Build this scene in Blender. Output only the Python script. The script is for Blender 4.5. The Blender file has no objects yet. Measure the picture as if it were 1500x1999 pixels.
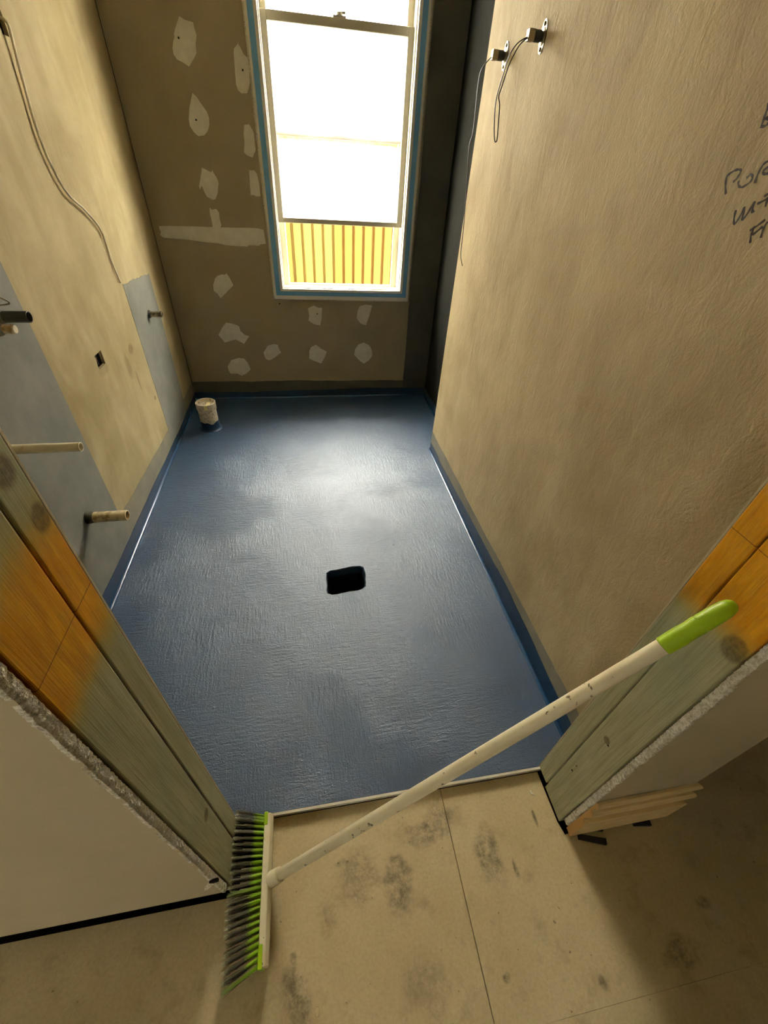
import bpy, bmesh, math, random
from mathutils import Vector, Matrix
random.seed(7)
scene = bpy.context.scene
C = scene.collection
PI = math.pi

# ------------------------------------------------------------------ camera
def camera_axes(pitch, roll, yaw):
    p, r, y = (math.radians(a) for a in (pitch, roll, yaw))
    f = Vector((math.sin(y) * math.cos(p), math.cos(y) * math.cos(p), math.sin(p)))
    r0 = Vector((math.cos(y), -math.sin(y), 0)); u0 = r0.cross(f)
    return math.cos(r) * r0 + math.sin(r) * u0, -math.sin(r) * r0 + math.cos(r) * u0, f
cam_data = bpy.data.cameras.new('camera')
cam = bpy.data.objects.new('camera', cam_data); C.objects.link(cam)
cr, cu, cf = camera_axes(-39.90277, 4.00896, 11.93917)
cam.matrix_world = Matrix(((cr.x, cu.x, -cf.x, 0), (cr.y, cu.y, -cf.y, 0), (cr.z, cu.z, -cf.z, 1.4), (0, 0, 0, 1)))
cam_data.sensor_fit = 'HORIZONTAL'; cam_data.sensor_width = 36.0
cam_data.lens = 36.0 * 806.13 / 1500.0
cam_data.clip_start = 0.01
scene.camera = cam

# ------------------------------------------------------------------ sky and exposure
SKY = 50.0
world = bpy.data.worlds.new('overcast_sky'); scene.world = world
world.use_nodes = True
bg = world.node_tree.nodes['Background']
bg.inputs[0].default_value = (1.0, 0.96, 0.83, 1.0)
bg.inputs[1].default_value = SKY
vs = scene.view_settings
vs.view_transform = 'Standard'; vs.look = 'None'; vs.exposure = 0.3; vs.gamma = 1.0; vs.use_curve_mapping = False

# ------------------------------------------------------------------ mesh helpers
def lin(c):
    c = c / 255.0
    return c / 12.92 if c <= 0.04045 else ((c + 0.055) / 1.055) ** 2.4
def rgb(r, g, b): return (lin(r), lin(g), lin(b), 1.0)

def obj(name, verts, faces, mat, parent=None, smooth=False):
    off = Vector((0, 0, 0))
    if parent is not None:
        p = parent
        while p is not None:
            off += p.location; p = p.parent
    me = bpy.data.meshes.new(name)
    me.from_pydata([tuple(Vector(v) - off) for v in verts], [], faces)
    me.update()
    if mat: me.materials.append(mat)
    bm = bmesh.new(); bm.from_mesh(me)
    bmesh.ops.recalc_face_normals(bm, faces=bm.faces)
    bm.to_mesh(me); bm.free()
    if smooth:
        me.polygons.foreach_set('use_smooth', [True] * len(me.polygons))
        me.set_sharp_from_angle(angle=math.radians(40))
    o = bpy.data.objects.new(name, me); C.objects.link(o)
    if parent is not None: o.parent = parent
    return o

class MB:
    def __init__(s): s.v = []; s.f = []
    def add(s, v, f):
        n = len(s.v); s.v += [tuple(p) for p in v]; s.f += [tuple(i + n for i in q) for q in f]; return s
    def box(s, x0, x1, y0, y1, z0, z1):
        return s.add([(x0, y0, z0), (x1, y0, z0), (x1, y1, z0), (x0, y1, z0), (x0, y0, z1), (x1, y0, z1), (x1, y1, z1), (x0, y1, z1)],
                     [(0, 3, 2, 1), (4, 5, 6, 7), (0, 1, 5, 4), (1, 2, 6, 5), (2, 3, 7, 6), (3, 0, 4, 7)])
    def rings(s, rings, cap=True, closed=True):
        n = len(rings[0]); v = [p for r in rings for p in r]; f = []
        for i in range(len(rings) - 1):
            for j in range(n if closed else n - 1):
                k = (j + 1) % n
                f.append((i * n + j, i * n + k, (i + 1) * n + k, (i + 1) * n + j))
        if cap:
            f.append(tuple(reversed(range(n)))); f.append(tuple((len(rings) - 1) * n + j for j in range(n)))
        return s.add(v, f)
    def build(s, name, mat, parent=None, smooth=False): return obj(name, s.v, s.f, mat, parent, smooth)

def frame_of(d):
    d = Vector(d).normalized()
    a = Vector((0, 0, 1)) if abs(d.z) < 0.9 else Vector((0, 1, 0))
    u = d.cross(a).normalized(); return u, d.cross(u).normalized()
def lathe(mb, base, axis, prof, n=24, cap=True):
    """prof: (distance along axis, radius) list"""
    base = Vector(base); ax = Vector(axis).normalized(); u, w = frame_of(ax)
    mb.rings([[base + ax * t + (u * math.cos(2 * PI * k / n) + w * math.sin(2 * PI * k / n)) * r for k in range(n)] for t, r in prof], cap)
    return mb
def smooth_path(pts, n=6):
    pts = [Vector(p) for p in pts]; out = []
    for i in range(len(pts) - 1):
        p0 = pts[max(i - 1, 0)]; p1 = pts[i]; p2 = pts[i + 1]; p3 = pts[min(i + 2, len(pts) - 1)]
        for k in range(n):
            t = k / n
            out.append(0.5 * ((2 * p1) + (p2 - p0) * t + (2 * p0 - 5 * p1 + 4 * p2 - p3) * t * t + (3 * p1 - p0 - 3 * p2 + p3) * t ** 3))
    out.append(pts[-1]); return out
def tube(mb, pts, r, n=8):
    rs = r if isinstance(r, (list, tuple)) else [r] * len(pts)
    rings = []; u = None
    for i, p in enumerate(pts):
        d = (pts[min(i + 1, len(pts) - 1)] - pts[max(i - 1, 0)]).normalized()
        if u is None: u, w = frame_of(d)
        else:
            u = (u - d * u.dot(d)).normalized()
        w = d.cross(u)
        rings.append([p + (u * math.cos(2 * PI * k / n) + w * math.sin(2 * PI * k / n)) * rs[i] for k in range(n)])
    return mb.rings(rings)
def prism(mb, poly, to3, d0, d1):
    """flat outline extruded between two depths; to3(u, v, depth) gives the point"""
    n = len(poly); s = sum(poly[i][0] * poly[(i + 1) % n][1] - poly[(i + 1) % n][0] * poly[i][1] for i in range(n))
    if s < 0: poly = poly[::-1]
    return mb.rings([[to3(u, v, d0) for u, v in poly], [to3(u, v, d1) for u, v in poly]])
def sheet(mb, u0, u1, v0, v1, holes, to3, d0, d1):
    """slab with rectangular holes"""
    us = sorted({u0, u1, *[h[0] for h in holes], *[h[1] for h in holes]}); vs_ = sorted({v0, v1, *[h[2] for h in holes], *[h[3] for h in holes]})
    solid = {}
    for i in range(len(us) - 1):
        for j in range(len(vs_) - 1):
            cu_, cv_ = (us[i] + us[i + 1]) / 2, (vs_[j] + vs_[j + 1]) / 2
            solid[i, j] = not any(h[0] < cu_ < h[1] and h[2] < cv_ < h[3] for h in holes)
    idx = {}; v = []; f = []
    def P(i, j, k):
        if (i, j, k) not in idx: idx[i, j, k] = len(v); v.append(to3(us[i], vs_[j], (d0, d1)[k]))
        return idx[i, j, k]
    for (i, j), ok in solid.items():
        if not ok: continue
        f.append((P(i, j, 0), P(i + 1, j, 0), P(i + 1, j + 1, 0), P(i, j + 1, 0)))
        f.append((P(i, j, 1), P(i, j + 1, 1), P(i + 1, j + 1, 1), P(i + 1, j, 1)))
        for (di, dj, a, b) in ((-1, 0, (i, j), (i, j + 1)), (1, 0, (i + 1, j), (i + 1, j + 1)), (0, -1, (i, j), (i + 1, j)), (0, 1, (i, j + 1), (i + 1, j + 1))):
            if not solid.get((i + di, j + dj), False): f.append((P(*a, 0), P(*b, 0), P(*b, 1), P(*a, 1)))
    return mb.add(v, f)
def bevel(o, w, seg=2):
    m = o.modifiers.new('bevel', 'BEVEL'); m.width = w; m.segments = seg; m.limit_method = 'ANGLE'; return o
def box(name, x0, x1, y0, y1, z0, z1, mat, parent=None, bev=0):
    o = MB().box(x0, x1, y0, y1, z0, z1).build(name, mat, parent)
    if bev: bevel(o, bev)
    return o
def struct(o, label=None):
    o['kind'] = 'structure'
    if label: o['label'] = label
    return o
def thing(name, label, cat, loc, group=None):
    o = bpy.data.objects.new(name, None); C.objects.link(o); o.location = loc; o.empty_display_size = 0.05
    return tag(o, label, cat, group)
def tag(o, label, cat, group=None):
    o['label'] = label; o['category'] = cat
    if group: o['group'] = group
    return o

# ------------------------------------------------------------------ material helpers
class NT:
    def __init__(s, name, rough=0.6, spec=0.5, metal=0.0, color=(0.5, 0.5, 0.5, 1)):
        s.mat = bpy.data.materials.new(name); s.mat.use_nodes = True
        s.nt = s.mat.node_tree; s.b = s.nt.nodes['Principled BSDF']
        s.set('Roughness', rough); s.set('Specular IOR Level', spec); s.set('Metallic', metal); s.set('Base Color', color)
        s._tc = None
    def set(s, k, v): s.b.inputs[k].default_value = v
    def put(s, k, sock): s.nt.links.new(sock, s.b.inputs[k])
    def n(s, t, **kw):
        nd = s.nt.nodes.new(t)
        for k, v in kw.items():
            if hasattr(v, 'is_linked') or hasattr(v, 'links'): s.nt.links.new(v, nd.inputs[int(k[1:]) if k[0] == 'i' and k[1:].isdigit() else k])
            elif k[0] == 'i' and k[1:].isdigit(): nd.inputs[int(k[1:])].default_value = v
            else: setattr(nd, k, v)
        return nd
    def co(s):
        if s._tc is None: s._tc = s.n('ShaderNodeTexCoord').outputs['Object']
        return s._tc
    def map(s, scale=(1, 1, 1), loc=(0, 0, 0), rot=(0, 0, 0)):
        m = s.n('ShaderNodeMapping', i0=s.co()); m.inputs[1].default_value = loc; m.inputs[2].default_value = rot; m.inputs[3].default_value = scale
        return m.outputs[0]
    def noise(s, scale, detail=4, rough=0.55, vec=None, dist=0.0):
        nd = s.n('ShaderNodeTexNoise', i0=vec if vec is not None else s.co())
        nd.inputs['Scale'].default_value = scale; nd.inputs['Detail'].default_value = detail; nd.inputs['Roughness'].default_value = rough
        nd.inputs['Distortion'].default_value = dist
        return nd.outputs[0]
    def wave(s, scale, dist, vec, detail=2, dscale=1.0, direction='X'):
        nd = s.n('ShaderNodeTexWave', i0=vec); nd.bands_direction = direction
        nd.inputs['Scale'].default_value = scale; nd.inputs['Distortion'].default_value = dist; nd.inputs['Detail'].default_value = detail; nd.inputs['Detail Scale'].default_value = dscale
        return nd.outputs[1]
    def ramp(s, sock, stops):
        nd = s.n('ShaderNodeValToRGB', i0=sock); e = nd.color_ramp.elements
        while len(e) < len(stops): e.new(0.5)
        for q, (p, c) in zip(e, stops):
            q.position = p; q.color = c if hasattr(c, '__len__') else (c, c, c, 1)
        return nd.outputs[0]
    def mix(s, fac, a, b, mode='MIX'):
        nd = s.n('ShaderNodeMix', data_type='RGBA', blend_type=mode)
        for i, v in ((0, fac), (6, a), (7, b)):
            if hasattr(v, 'links'): s.nt.links.new(v, nd.inputs[i])
            else: nd.inputs[i].default_value = v
        return nd.outputs[2]
    def math(s, op, a, b=0.0, clamp=False):
        nd = s.n('ShaderNodeMath', operation=op, use_clamp=clamp)
        for i, v in ((0, a), (1, b)):
            if hasattr(v, 'links'): s.nt.links.new(v, nd.inputs[i])
            else: nd.inputs[i].default_value = v
        return nd.outputs[0]
    def sep(s):
        nd = s.n('ShaderNodeSeparateXYZ', i0=s.co()); return nd.outputs
    def blob(s, c, r, soft=0.5, wob=0.0, wscale=20):
        """1 inside an ellipsoid at c with radii r, fading over soft"""
        m = s.n('ShaderNodeVectorMath', operation='SUBTRACT', i0=s.co()); m.inputs[1].default_value = c
        d = s.n('ShaderNodeVectorMath', operation='DIVIDE', i0=m.outputs[0]); d.inputs[1].default_value = r
        l = s.n('ShaderNodeVectorMath', operation='LENGTH', i0=d.outputs[0]).outputs['Value']
        if wob: l = s.math('ADD', l, s.math('MULTIPLY', s.math('SUBTRACT', s.noise(wscale, 3), 0.5), wob))
        nd = s.n('ShaderNodeMapRange', i0=l); nd.inputs[1].default_value = 1 + soft / 2; nd.inputs[2].default_value = 1 - soft / 2
        nd.interpolation_type = 'SMOOTHSTEP'
        return nd.outputs[0]
    def bump(s, height, strength=0.3, dist=0.01):
        nd = s.n('ShaderNodeBump'); s.nt.links.new(height, nd.inputs['Height'])
        nd.inputs['Strength'].default_value = strength; nd.inputs['Distance'].default_value = dist
        s.put('Normal', nd.outputs[0]); return s
def plain(name, c, rough=0.5, spec=0.5, metal=0.0): return NT(name, rough, spec, metal, c).mat

# ------------------------------------------------------------------ outlines measured on the walls
PATCHES = [
    [(-0.485,1.881),(-0.462,1.871),(-0.428,1.867),(-0.425,1.845),(-0.421,1.826),(-0.432,1.797),(-0.435,1.768),(-0.451,1.749),(-0.480,1.720),(-0.507,1.733),(-0.530,1.740),(-0.542,1.757),(-0.541,1.777),(-0.533,1.797),(-0.523,1.814),(-0.523,1.823),(-0.509,1.847)],
    [(-0.227,1.826),(-0.233,1.814),(-0.223,1.801),(-0.213,1.782),(-0.202,1.774),(-0.196,1.771),(-0.195,1.738),(-0.198,1.686),(-0.208,1.663),(-0.217,1.646),(-0.246,1.644),(-0.260,1.653),(-0.267,1.674),(-0.264,1.727),(-0.260,1.781),(-0.257,1.796),(-0.237,1.813)],
    [(-0.485,1.629),(-0.468,1.616),(-0.452,1.592),(-0.430,1.564),(-0.424,1.541),(-0.428,1.514),(-0.442,1.489),(-0.463,1.472),(-0.493,1.467),(-0.512,1.481),(-0.526,1.504),(-0.526,1.531),(-0.513,1.572),(-0.499,1.602)],
    [(-0.251,1.526),(-0.226,1.530),(-0.211,1.510),(-0.206,1.496),(-0.206,1.461),(-0.206,1.428),(-0.227,1.396),(-0.252,1.402),(-0.269,1.414),(-0.260,1.458),(-0.259,1.493)],
    [(-0.503,1.340),(-0.458,1.321),(-0.451,1.331),(-0.445,1.318),(-0.431,1.294),(-0.428,1.277),(-0.442,1.231),(-0.458,1.204),(-0.474,1.198),(-0.504,1.212),(-0.515,1.239),(-0.522,1.262),(-0.533,1.242),(-0.536,1.258),(-0.519,1.297)],
    [(-0.254,1.343),(-0.238,1.340),(-0.228,1.343),(-0.213,1.328),(-0.209,1.301),(-0.207,1.282),(-0.207,1.227),(-0.235,1.226),(-0.244,1.232),(-0.261,1.229),(-0.259,1.275),(-0.256,1.311)],
    [(-0.501,1.163),(-0.487,1.153),(-0.464,1.159),(-0.451,1.140),(-0.454,1.111),(-0.450,1.081),(-0.463,1.063),(-0.501,1.062),(-0.501,1.109),(-0.504,1.134)],
    [(-0.799,1.063),(-0.731,1.067),(-0.633,1.069),(-0.494,1.070),(-0.384,1.071),(-0.292,1.074),(-0.241,1.073),(-0.211,1.066),(-0.208,1.028),(-0.207,0.996),(-0.241,0.992),(-0.245,0.985),(-0.310,0.986),(-0.317,0.978),(-0.374,0.979),(-0.441,0.981),(-0.490,0.989),(-0.551,0.991),(-0.600,0.996),(-0.673,1.003),(-0.747,1.005),(-0.790,1.007),(-0.804,1.020),(-0.796,1.038),(-0.800,1.050)],
    [(-0.496,0.824),(-0.480,0.822),(-0.468,0.831),(-0.455,0.812),(-0.437,0.765),(-0.482,0.726),(-0.530,0.686),(-0.544,0.714),(-0.563,0.729),(-0.561,0.760),(-0.543,0.800),(-0.524,0.816)],
    [(-0.522,0.539),(-0.473,0.529),(-0.443,0.515),(-0.439,0.483),(-0.414,0.459),(-0.387,0.450),(-0.428,0.400),(-0.480,0.430),(-0.555,0.409),(-0.588,0.458),(-0.556,0.505)],
    [(-0.567,0.242),(-0.534,0.287),(-0.483,0.302),(-0.444,0.297),(-0.424,0.266),(-0.411,0.219),(-0.440,0.193),(-0.479,0.172),(-0.506,0.189),(-0.556,0.189),(-0.566,0.216)],
    [(-0.307,0.337),(-0.270,0.387),(-0.234,0.399),(-0.200,0.394),(-0.197,0.372),(-0.183,0.339),(-0.230,0.306),(-0.273,0.282),(-0.296,0.296)],
    [(0.023,0.634),(0.064,0.652),(0.092,0.639),(0.119,0.639),(0.114,0.571),(0.102,0.524),(0.058,0.533),(0.022,0.556),(0.030,0.588)],
    [(0.376,0.652),(0.416,0.663),(0.464,0.658),(0.448,0.602),(0.424,0.528),(0.383,0.540),(0.357,0.573),(0.362,0.620)],
    [(0.029,0.377),(0.065,0.395),(0.100,0.367),(0.140,0.346),(0.126,0.305),(0.097,0.259),(0.044,0.279),(0.011,0.295),(0.015,0.346)],
    [(0.375,0.397),(0.412,0.409),(0.454,0.387),(0.471,0.356),(0.476,0.314),(0.452,0.282),(0.415,0.255),(0.382,0.277),(0.341,0.320),(0.349,0.366)],
]
WRITING = [
    [(0.8150,1.5110),(0.8120,1.5030),(0.8090,1.4900),(0.8070,1.4800)],
    [(0.8090,1.4900),(0.8060,1.4910),(0.7980,1.4900),(0.7970,1.4860),(0.8000,1.4820),(0.8060,1.4820)],
    [(0.8120,1.5030),(0.8060,1.5020),(0.8020,1.4960),(0.8060,1.4910)],
    [(0.8150,1.3940),(0.8230,1.4030),(0.8300,1.4150),(0.8300,1.4200),(0.8210,1.4260),(0.8130,1.4280),(0.8070,1.4270),(0.8060,1.4220),(0.8080,1.4150),(0.8120,1.4110)],
    [(0.7880,1.4170),(0.7860,1.4190),(0.7830,1.4220),(0.7790,1.4210),(0.7760,1.4170),(0.7770,1.4120),(0.7850,1.4060),(0.7920,1.4050),(0.7980,1.4080),(0.8010,1.4130)],
    [(0.7670,1.4110),(0.7690,1.4210),(0.7690,1.4310),(0.7670,1.4360),(0.7620,1.4390),(0.7570,1.4390),(0.7550,1.4350),(0.7580,1.4310),(0.7620,1.4260),(0.7560,1.4230),(0.7510,1.4240),(0.7420,1.4260)],
    [(0.7780,1.3740),(0.7730,1.3620),(0.7670,1.3550),(0.7640,1.3620),(0.7630,1.3720),(0.7630,1.3790),(0.7590,1.3700),(0.7560,1.3620),(0.7520,1.3690),(0.7500,1.3800),(0.7490,1.3870),(0.7460,1.3780),(0.7430,1.3730),(0.7410,1.3760)],
    [(0.7420,1.3850),(0.7340,1.3890),(0.7250,1.3950)],
    [(0.7280,1.3930),(0.7240,1.3820)],
    [(0.7360,1.3950),(0.7300,1.4000)],
    [(0.7170,1.3330),(0.7220,1.3410),(0.7240,1.3480),(0.7250,1.3560)],
    [(0.7300,1.3490),(0.7220,1.3560),(0.7120,1.3660)],
    [(0.7210,1.3440),(0.7150,1.3510),(0.7100,1.3570)],
    [(0.7030,1.3420),(0.7050,1.3480),(0.7070,1.3570),(0.7060,1.3640)],
]
WIRE_LOOP = [(0.703,1.715),(0.677,1.701),(0.659,1.677),(0.651,1.645),(0.645,1.616),(0.640,1.584),(0.641,1.555),(0.647,1.519),(0.654,1.489),(0.659,1.480),(0.662,1.489),(0.656,1.532),(0.650,1.567),(0.642,1.586),(0.648,1.612),(0.657,1.649),(0.667,1.673),(0.682,1.697),(0.703,1.713)]
WIRE_TAIL = [(0.702,1.711),(0.683,1.694),(0.670,1.674),(0.667,1.642),(0.669,1.597),(0.673,1.517),(0.666,1.469),(0.680,1.341),(0.691,1.214),(0.696,1.120),(0.712,1.075)]

# ------------------------------------------------------------------ materials
def wall_board(name, base, dark, light, bump=0.25, streak=0.5, fine=160):
    m = NT(name, 0.85, 0.25)
    big = m.noise(2.2, 5, 0.6, dist=0.4)
    st = m.noise(6.0, 5, 0.6, m.map((1.0, 1.0, 0.35), rot=(0.5, 0, 0)), 0.6)
    c = m.mix(m.ramp(big, [(0.3, 0.0), (0.72, 1.0)]), dark, base)
    c = m.mix(m.math('MULTIPLY', m.ramp(st, [(0.45, 0.0), (0.75, 1.0)]), streak), c, light)
    spk = m.ramp(m.noise(38, 3, 0.6), [(0.74, 0.0), (0.79, 1.0)])
    c = m.mix(m.math('MULTIPLY', spk, 0.35), c, dark)
    m.put('Base Color', c)
    h = m.math('ADD', m.math('MULTIPLY', m.noise(fine, 4, 0.6), 0.35), m.math('ADD', m.math('MULTIPLY', m.noise(24, 4, 0.65, m.map((1, 1, 0.45), rot=(0.45, 0, 0)), 1.2), 0.9), m.math('MULTIPLY', m.noise(5, 2, 0.5), 1.2)))
    m.bump(h, bump, 0.008)
    return m
M = {}; XL_ = -0.836
_lw = wall_board('tan_cement_sheet', rgb(180, 164, 123), rgb(148, 132, 92), rgb(198, 183, 143), 0.2)
_c = _lw.b.inputs['Base Color'].links[0].from_socket
for (sy, sz, ry, rz, k) in ((2.19, 0.66, 0.03, 0.02, .55), (2.10, 0.60, 0.025, 0.05, .4), (2.16, 0.52, 0.008, 0.05, .5), (1.86, 0.69, 0.05, 0.02, .3), (2.3, 0.36, 0.012, 0.012, .7)):
    _c = _lw.mix(_lw.math('MULTIPLY', _lw.blob((XL_, sy, sz), (1, ry, rz), 0.8, 1.6, 40), k), _c, rgb(110, 92, 58))
_lw.put('Base Color', _c); M['left_wall'] = _lw.mat
_rw = wall_board('tan_render', rgb(192, 173, 132), rgb(162, 143, 105), rgb(206, 189, 148), 0.4, 0.45, 150)
M['right_wall'] = _rw.mat
_bw = wall_board('brown_fibre_cement', rgb(172, 160, 132), rgb(156, 144, 116), rgb(182, 170, 142), 0.06, 0.3)
M['back_wall'] = _bw.mat
M['hall_sheet'] = wall_board('raw_brown_sheet', rgb(120, 104, 78), rgb(104, 90, 66), rgb(130, 114, 88), 0.06, 0.3).mat  # unseen hall walls, toned dark to cut the light they bounce
m = NT('plaster_filler', 0.9, 0.2)
m.put('Base Color', m.mix(m.ramp(m.noise(26, 4, 0.6), [(0.3, 0.0), (0.7, 1.0)]), rgb(232, 228, 210), rgb(246, 243, 228)))
m.bump(m.noise(60, 4, 0.6), 0.25, 0.003); M['filler'] = m.mat
def primer(name, a, b, rough, spec=0.35):
    m = NT(name, rough, spec)
    m.put('Base Color', m.mix(m.ramp(m.noise(7, 4, 0.6), [(0.35, 0.0), (0.65, 1.0)]), a, b))
    m.bump(m.math('ADD', m.math('MULTIPLY', m.noise(140, 3), 0.4), m.noise(18, 4, 0.6, m.map((1, 1, 0.3)))), 0.25, 0.004)
    return m.mat
M['primer'] = primer('grey_primer', rgb(116, 116, 106), rgb(130, 129, 118), 0.7)
M['primer_band'] = primer('thin_grey_primer', rgb(140, 134, 114), rgb(124, 121, 106), 0.75)
M['dark_membrane'] = primer('charcoal_membrane', rgb(84, 84, 76), rgb(92, 92, 84), 0.9, 0.12)  # charcoal coat lightened to offset the dim light on the window wall
M['recess_membrane'] = primer('charcoal_membrane_shaded', rgb(30, 30, 27), rgb(36, 36, 32), 0.95, 0.05)  # same charcoal coat; shade of the recess wall put into a darker colour
M['dark_band'] = primer('charcoal_thin_coat', rgb(98, 96, 84), rgb(84, 83, 74), 0.7)
# brushed blue membrane
m = NT('blue_membrane', 0.4, 1.0)
worn = m.ramp(m.noise(4.0, 5, 0.65), [(0.3, 0.0), (0.75, 1.0)])
m.put('Base Color', m.mix(worn, rgb(24, 58, 90), rgb(34, 70, 102)))
bx_ = m.noise(78, 4, 0.7, m.map((0.24, 1.4, 1)), 0.6); by_ = m.noise(78, 4, 0.7, m.map((1.4, 0.24, 1)), 0.6)
sel = m.ramp(m.noise(2.6, 3, 0.6), [(0.42, 0.0), (0.58, 1.0)])
brush = m.mix(sel, bx_, by_)
gr = m.math('ADD', m.math('MULTIPLY', m.noise(210, 3, 0.7), 0.40), m.math('MULTIPLY', brush, 0.85))
gr = m.math('ADD', gr, m.math('MULTIPLY', m.ramp(m.noise(75, 2, 0.5), [(0.66, 0.0), (0.76, 1.0)]), 0.35))
gr = m.math('ADD', gr, m.math('MULTIPLY', m.noise(6, 2, 0.5), 1.2))
m.bump(gr, 0.5, 0.008)
m.put('Roughness', m.math('ADD', m.math('MULTIPLY', m.noise(9, 4, 0.6), 0.14), 0.34)); m.set('Coat Weight', 0.55); m.set('Coat Roughness', 0.42); m.put('Coat Normal', m.b.inputs['Normal'].links[0].from_socket); M['membrane'] = m.mat
m = NT('blue_membrane_upturn', 0.42, 0.45)
m.put('Base Color', m.mix(worn if False else m.ramp(m.noise(12, 4), [(0.3, 0.0), (0.7, 1.0)]), rgb(18, 44, 72), rgb(26, 56, 86)))
m.bump(m.noise(150, 4, 0.65), 0.3, 0.003); M['upturn'] = m.mat
m = NT('blue_sealant_fillet', 0.22, 0.9, 0, rgb(34, 70, 104)); m.bump(m.noise(60, 3), 0.15, 0.002); M['fillet'] = m.mat
M['pit'] = plain('black_drain_pit', rgb(6, 8, 10), 0.5)
M['black'] = plain('cavity_shade_black', rgb(22, 18, 13), 0.9, 0.1)  # near-black puts the shade of gaps, cavities and holes into the colour
# treated pine
def timber(name, y0, sgn, paint_z, paint_h, knots, seed, line_z=None):
    m = NT(name, 0.78, 0.25)
    g = m.map((9, 9, 0.55), (seed, seed * 0.7, 0))
    ring = m.wave(5.0, 6.0, m.map((16, 16, 0.5), (seed, 0, 0)), 4, 1.6, 'Y')
    fine = m.noise(60, 3, 0.6, m.map((4, 4, 0.12), (seed, 0, 0)))
    c = m.mix(m.ramp(m.noise(5, 4, 0.6, g), [(0.3, 0.0), (0.7, 1.0)]), rgb(166, 162, 122), rgb(188, 180, 140))
    c = m.mix(m.math('MULTIPLY', ring, 0.22), c, rgb(134, 134, 96))
    c = m.mix(m.math('MULTIPLY', m.ramp(fine, [(0.45, 0.0), (0.7, 1.0)]), 0.35), c, rgb(96, 92, 60))
    c = m.mix(m.math('MULTIPLY', m.ramp(m.noise(3.5, 3, 0.6), [(0.45, 0.0), (0.7, 1.0)]), 0.45), c, rgb(140, 156, 124))
    z = m.sep()[2]; y = m.sep()[1]
    w = m.math('ADD', z, m.math('MULTIPLY', m.math('SUBTRACT', m.noise(9, 3), 0.5), 0.07))
    d = m.math('ABSOLUTE', m.math('SUBTRACT', w, paint_z))
    nd = m.n('ShaderNodeMapRange', i0=d); nd.inputs[1].default_value = paint_h + 0.03; nd.inputs[2].default_value = paint_h - 0.035; nd.interpolation_type = 'SMOOTHSTEP'
    n2 = m.n('ShaderNodeMapRange', i0=d); n2.inputs[1].default_value = paint_h + 0.06; n2.inputs[2].default_value = paint_h - 0.01; n2.interpolation_type = 'SMOOTHSTEP'
    c = m.mix(m.math('MULTIPLY', n2.outputs[0], 0.7), c, rgb(176, 154, 44))
    spray = m.math('MULTIPLY', nd.outputs[0], m.ramp(m.noise(50, 4, 0.7, m.map((2, 2, 0.5))), [(0.2, 0.75), (0.6, 1.0)]))
    c = m.mix(spray, c, m.mix(m.ramp(m.noise(26, 4, 0.7, m.map((3, 3, 0.4))), [(0.35, 0.0), (0.7, 1.0)]), rgb(204, 134, 8), rgb(236, 168, 14)))
    for (ky, kz, kr) in knots:
        k = m.blob((sgn, ky, kz), (1.0, kr, kr * 1.25), 0.5, 0.5, 60)
        c = m.mix(m.math('MULTIPLY', m.math('MULTIPLY', k, m.ramp(m.noise(140, 3, 0.7), [(0.3, 0.6), (0.6, 1.0)])), 0.75), c, rgb(84, 66, 38))
    if line_z:
        ln = m.math('LESS_THAN', m.math('ABSOLUTE', m.math('SUBTRACT', z, line_z)), 0.0007)
        c = m.mix(m.math('MULTIPLY', ln, 0.7), c, rgb(90, 40, 6))
    m.put('Base Color', c)
    m.bump(m.math('ADD', fine, m.math('MULTIPLY', ring, 0.12)), 0.25, 0.002)
    return m.mat
M['stud_l'] = timber('treated_pine_sprayed_left', 0, -0.273, 1.02, 0.075, [(0.353, 1.175, 0.014), (0.362, 1.113, 0.013)], 1.3, 1.0)
M['stud_l2'] = timber('treated_pine_sprayed_left_near', 0, -0.273, 1.015, 0.085, [(0.307, 0.33, 0.012)], 4.1, 1.0)
M['stud_r'] = timber('treated_pine_sprayed_right', 0, 0.626, 0.97, 0.115, [], 7.7, 1.004)
M['stud_r2'] = timber('treated_pine_sprayed_right_near', 0, 0.626, 0.99, 0.115, [(0.258, 0.852, 0.019), (0.295, 0.41, 0.009)], 9.2, 1.004)
# raw pine skirting
m = NT('raw_pine', 0.6, 0.35)
gx = m.wave(2.0, 3.0, m.map((1.2, 40, 22)), 3, 1.0, 'Z')
c = m.mix(gx, rgb(238, 208, 144), rgb(246, 220, 162))
c = m.mix(m.ramp(m.noise(30, 3, 0.6, m.map((0.3, 3, 3))), [(0.5, 0.0), (0.7, 0.6)]), c, rgb(206, 166, 98))
m.put('Base Color', c); M['pine'] = m.mat
m = NT('raw_pine_end_grain', 0.75, 0.2)
rg = m.wave(9.0, 2.5, m.map((1, 22, 14), (0, 0.6, 0.2)), 2, 1.0, 'Y')
m.put('Base Color', m.mix(rg, rgb(238, 198, 132), rgb(190, 136, 74))); M['pine_end'] = m.mat
# plasterboard
m = NT('plasterboard_paper', 0.9, 0.2)
m.put('Base Color', m.mix(m.ramp(m.noise(3, 4), [(0.3, 0.0), (0.7, 1.0)]), rgb(188, 173, 138), rgb(198, 183, 148))); M['board'] = m.mat
m = NT('gypsum_core', 0.95, 0.1)
m.put('Base Color', m.mix(m.ramp(m.noise(160, 4, 0.7), [(0.35, 0.0), (0.6, 1.0)]), rgb(196, 184, 152), rgb(250, 244, 226)))
m.bump(m.noise(130, 4, 0.7), 0.9, 0.006); M['gypsum'] = m.mat
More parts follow.
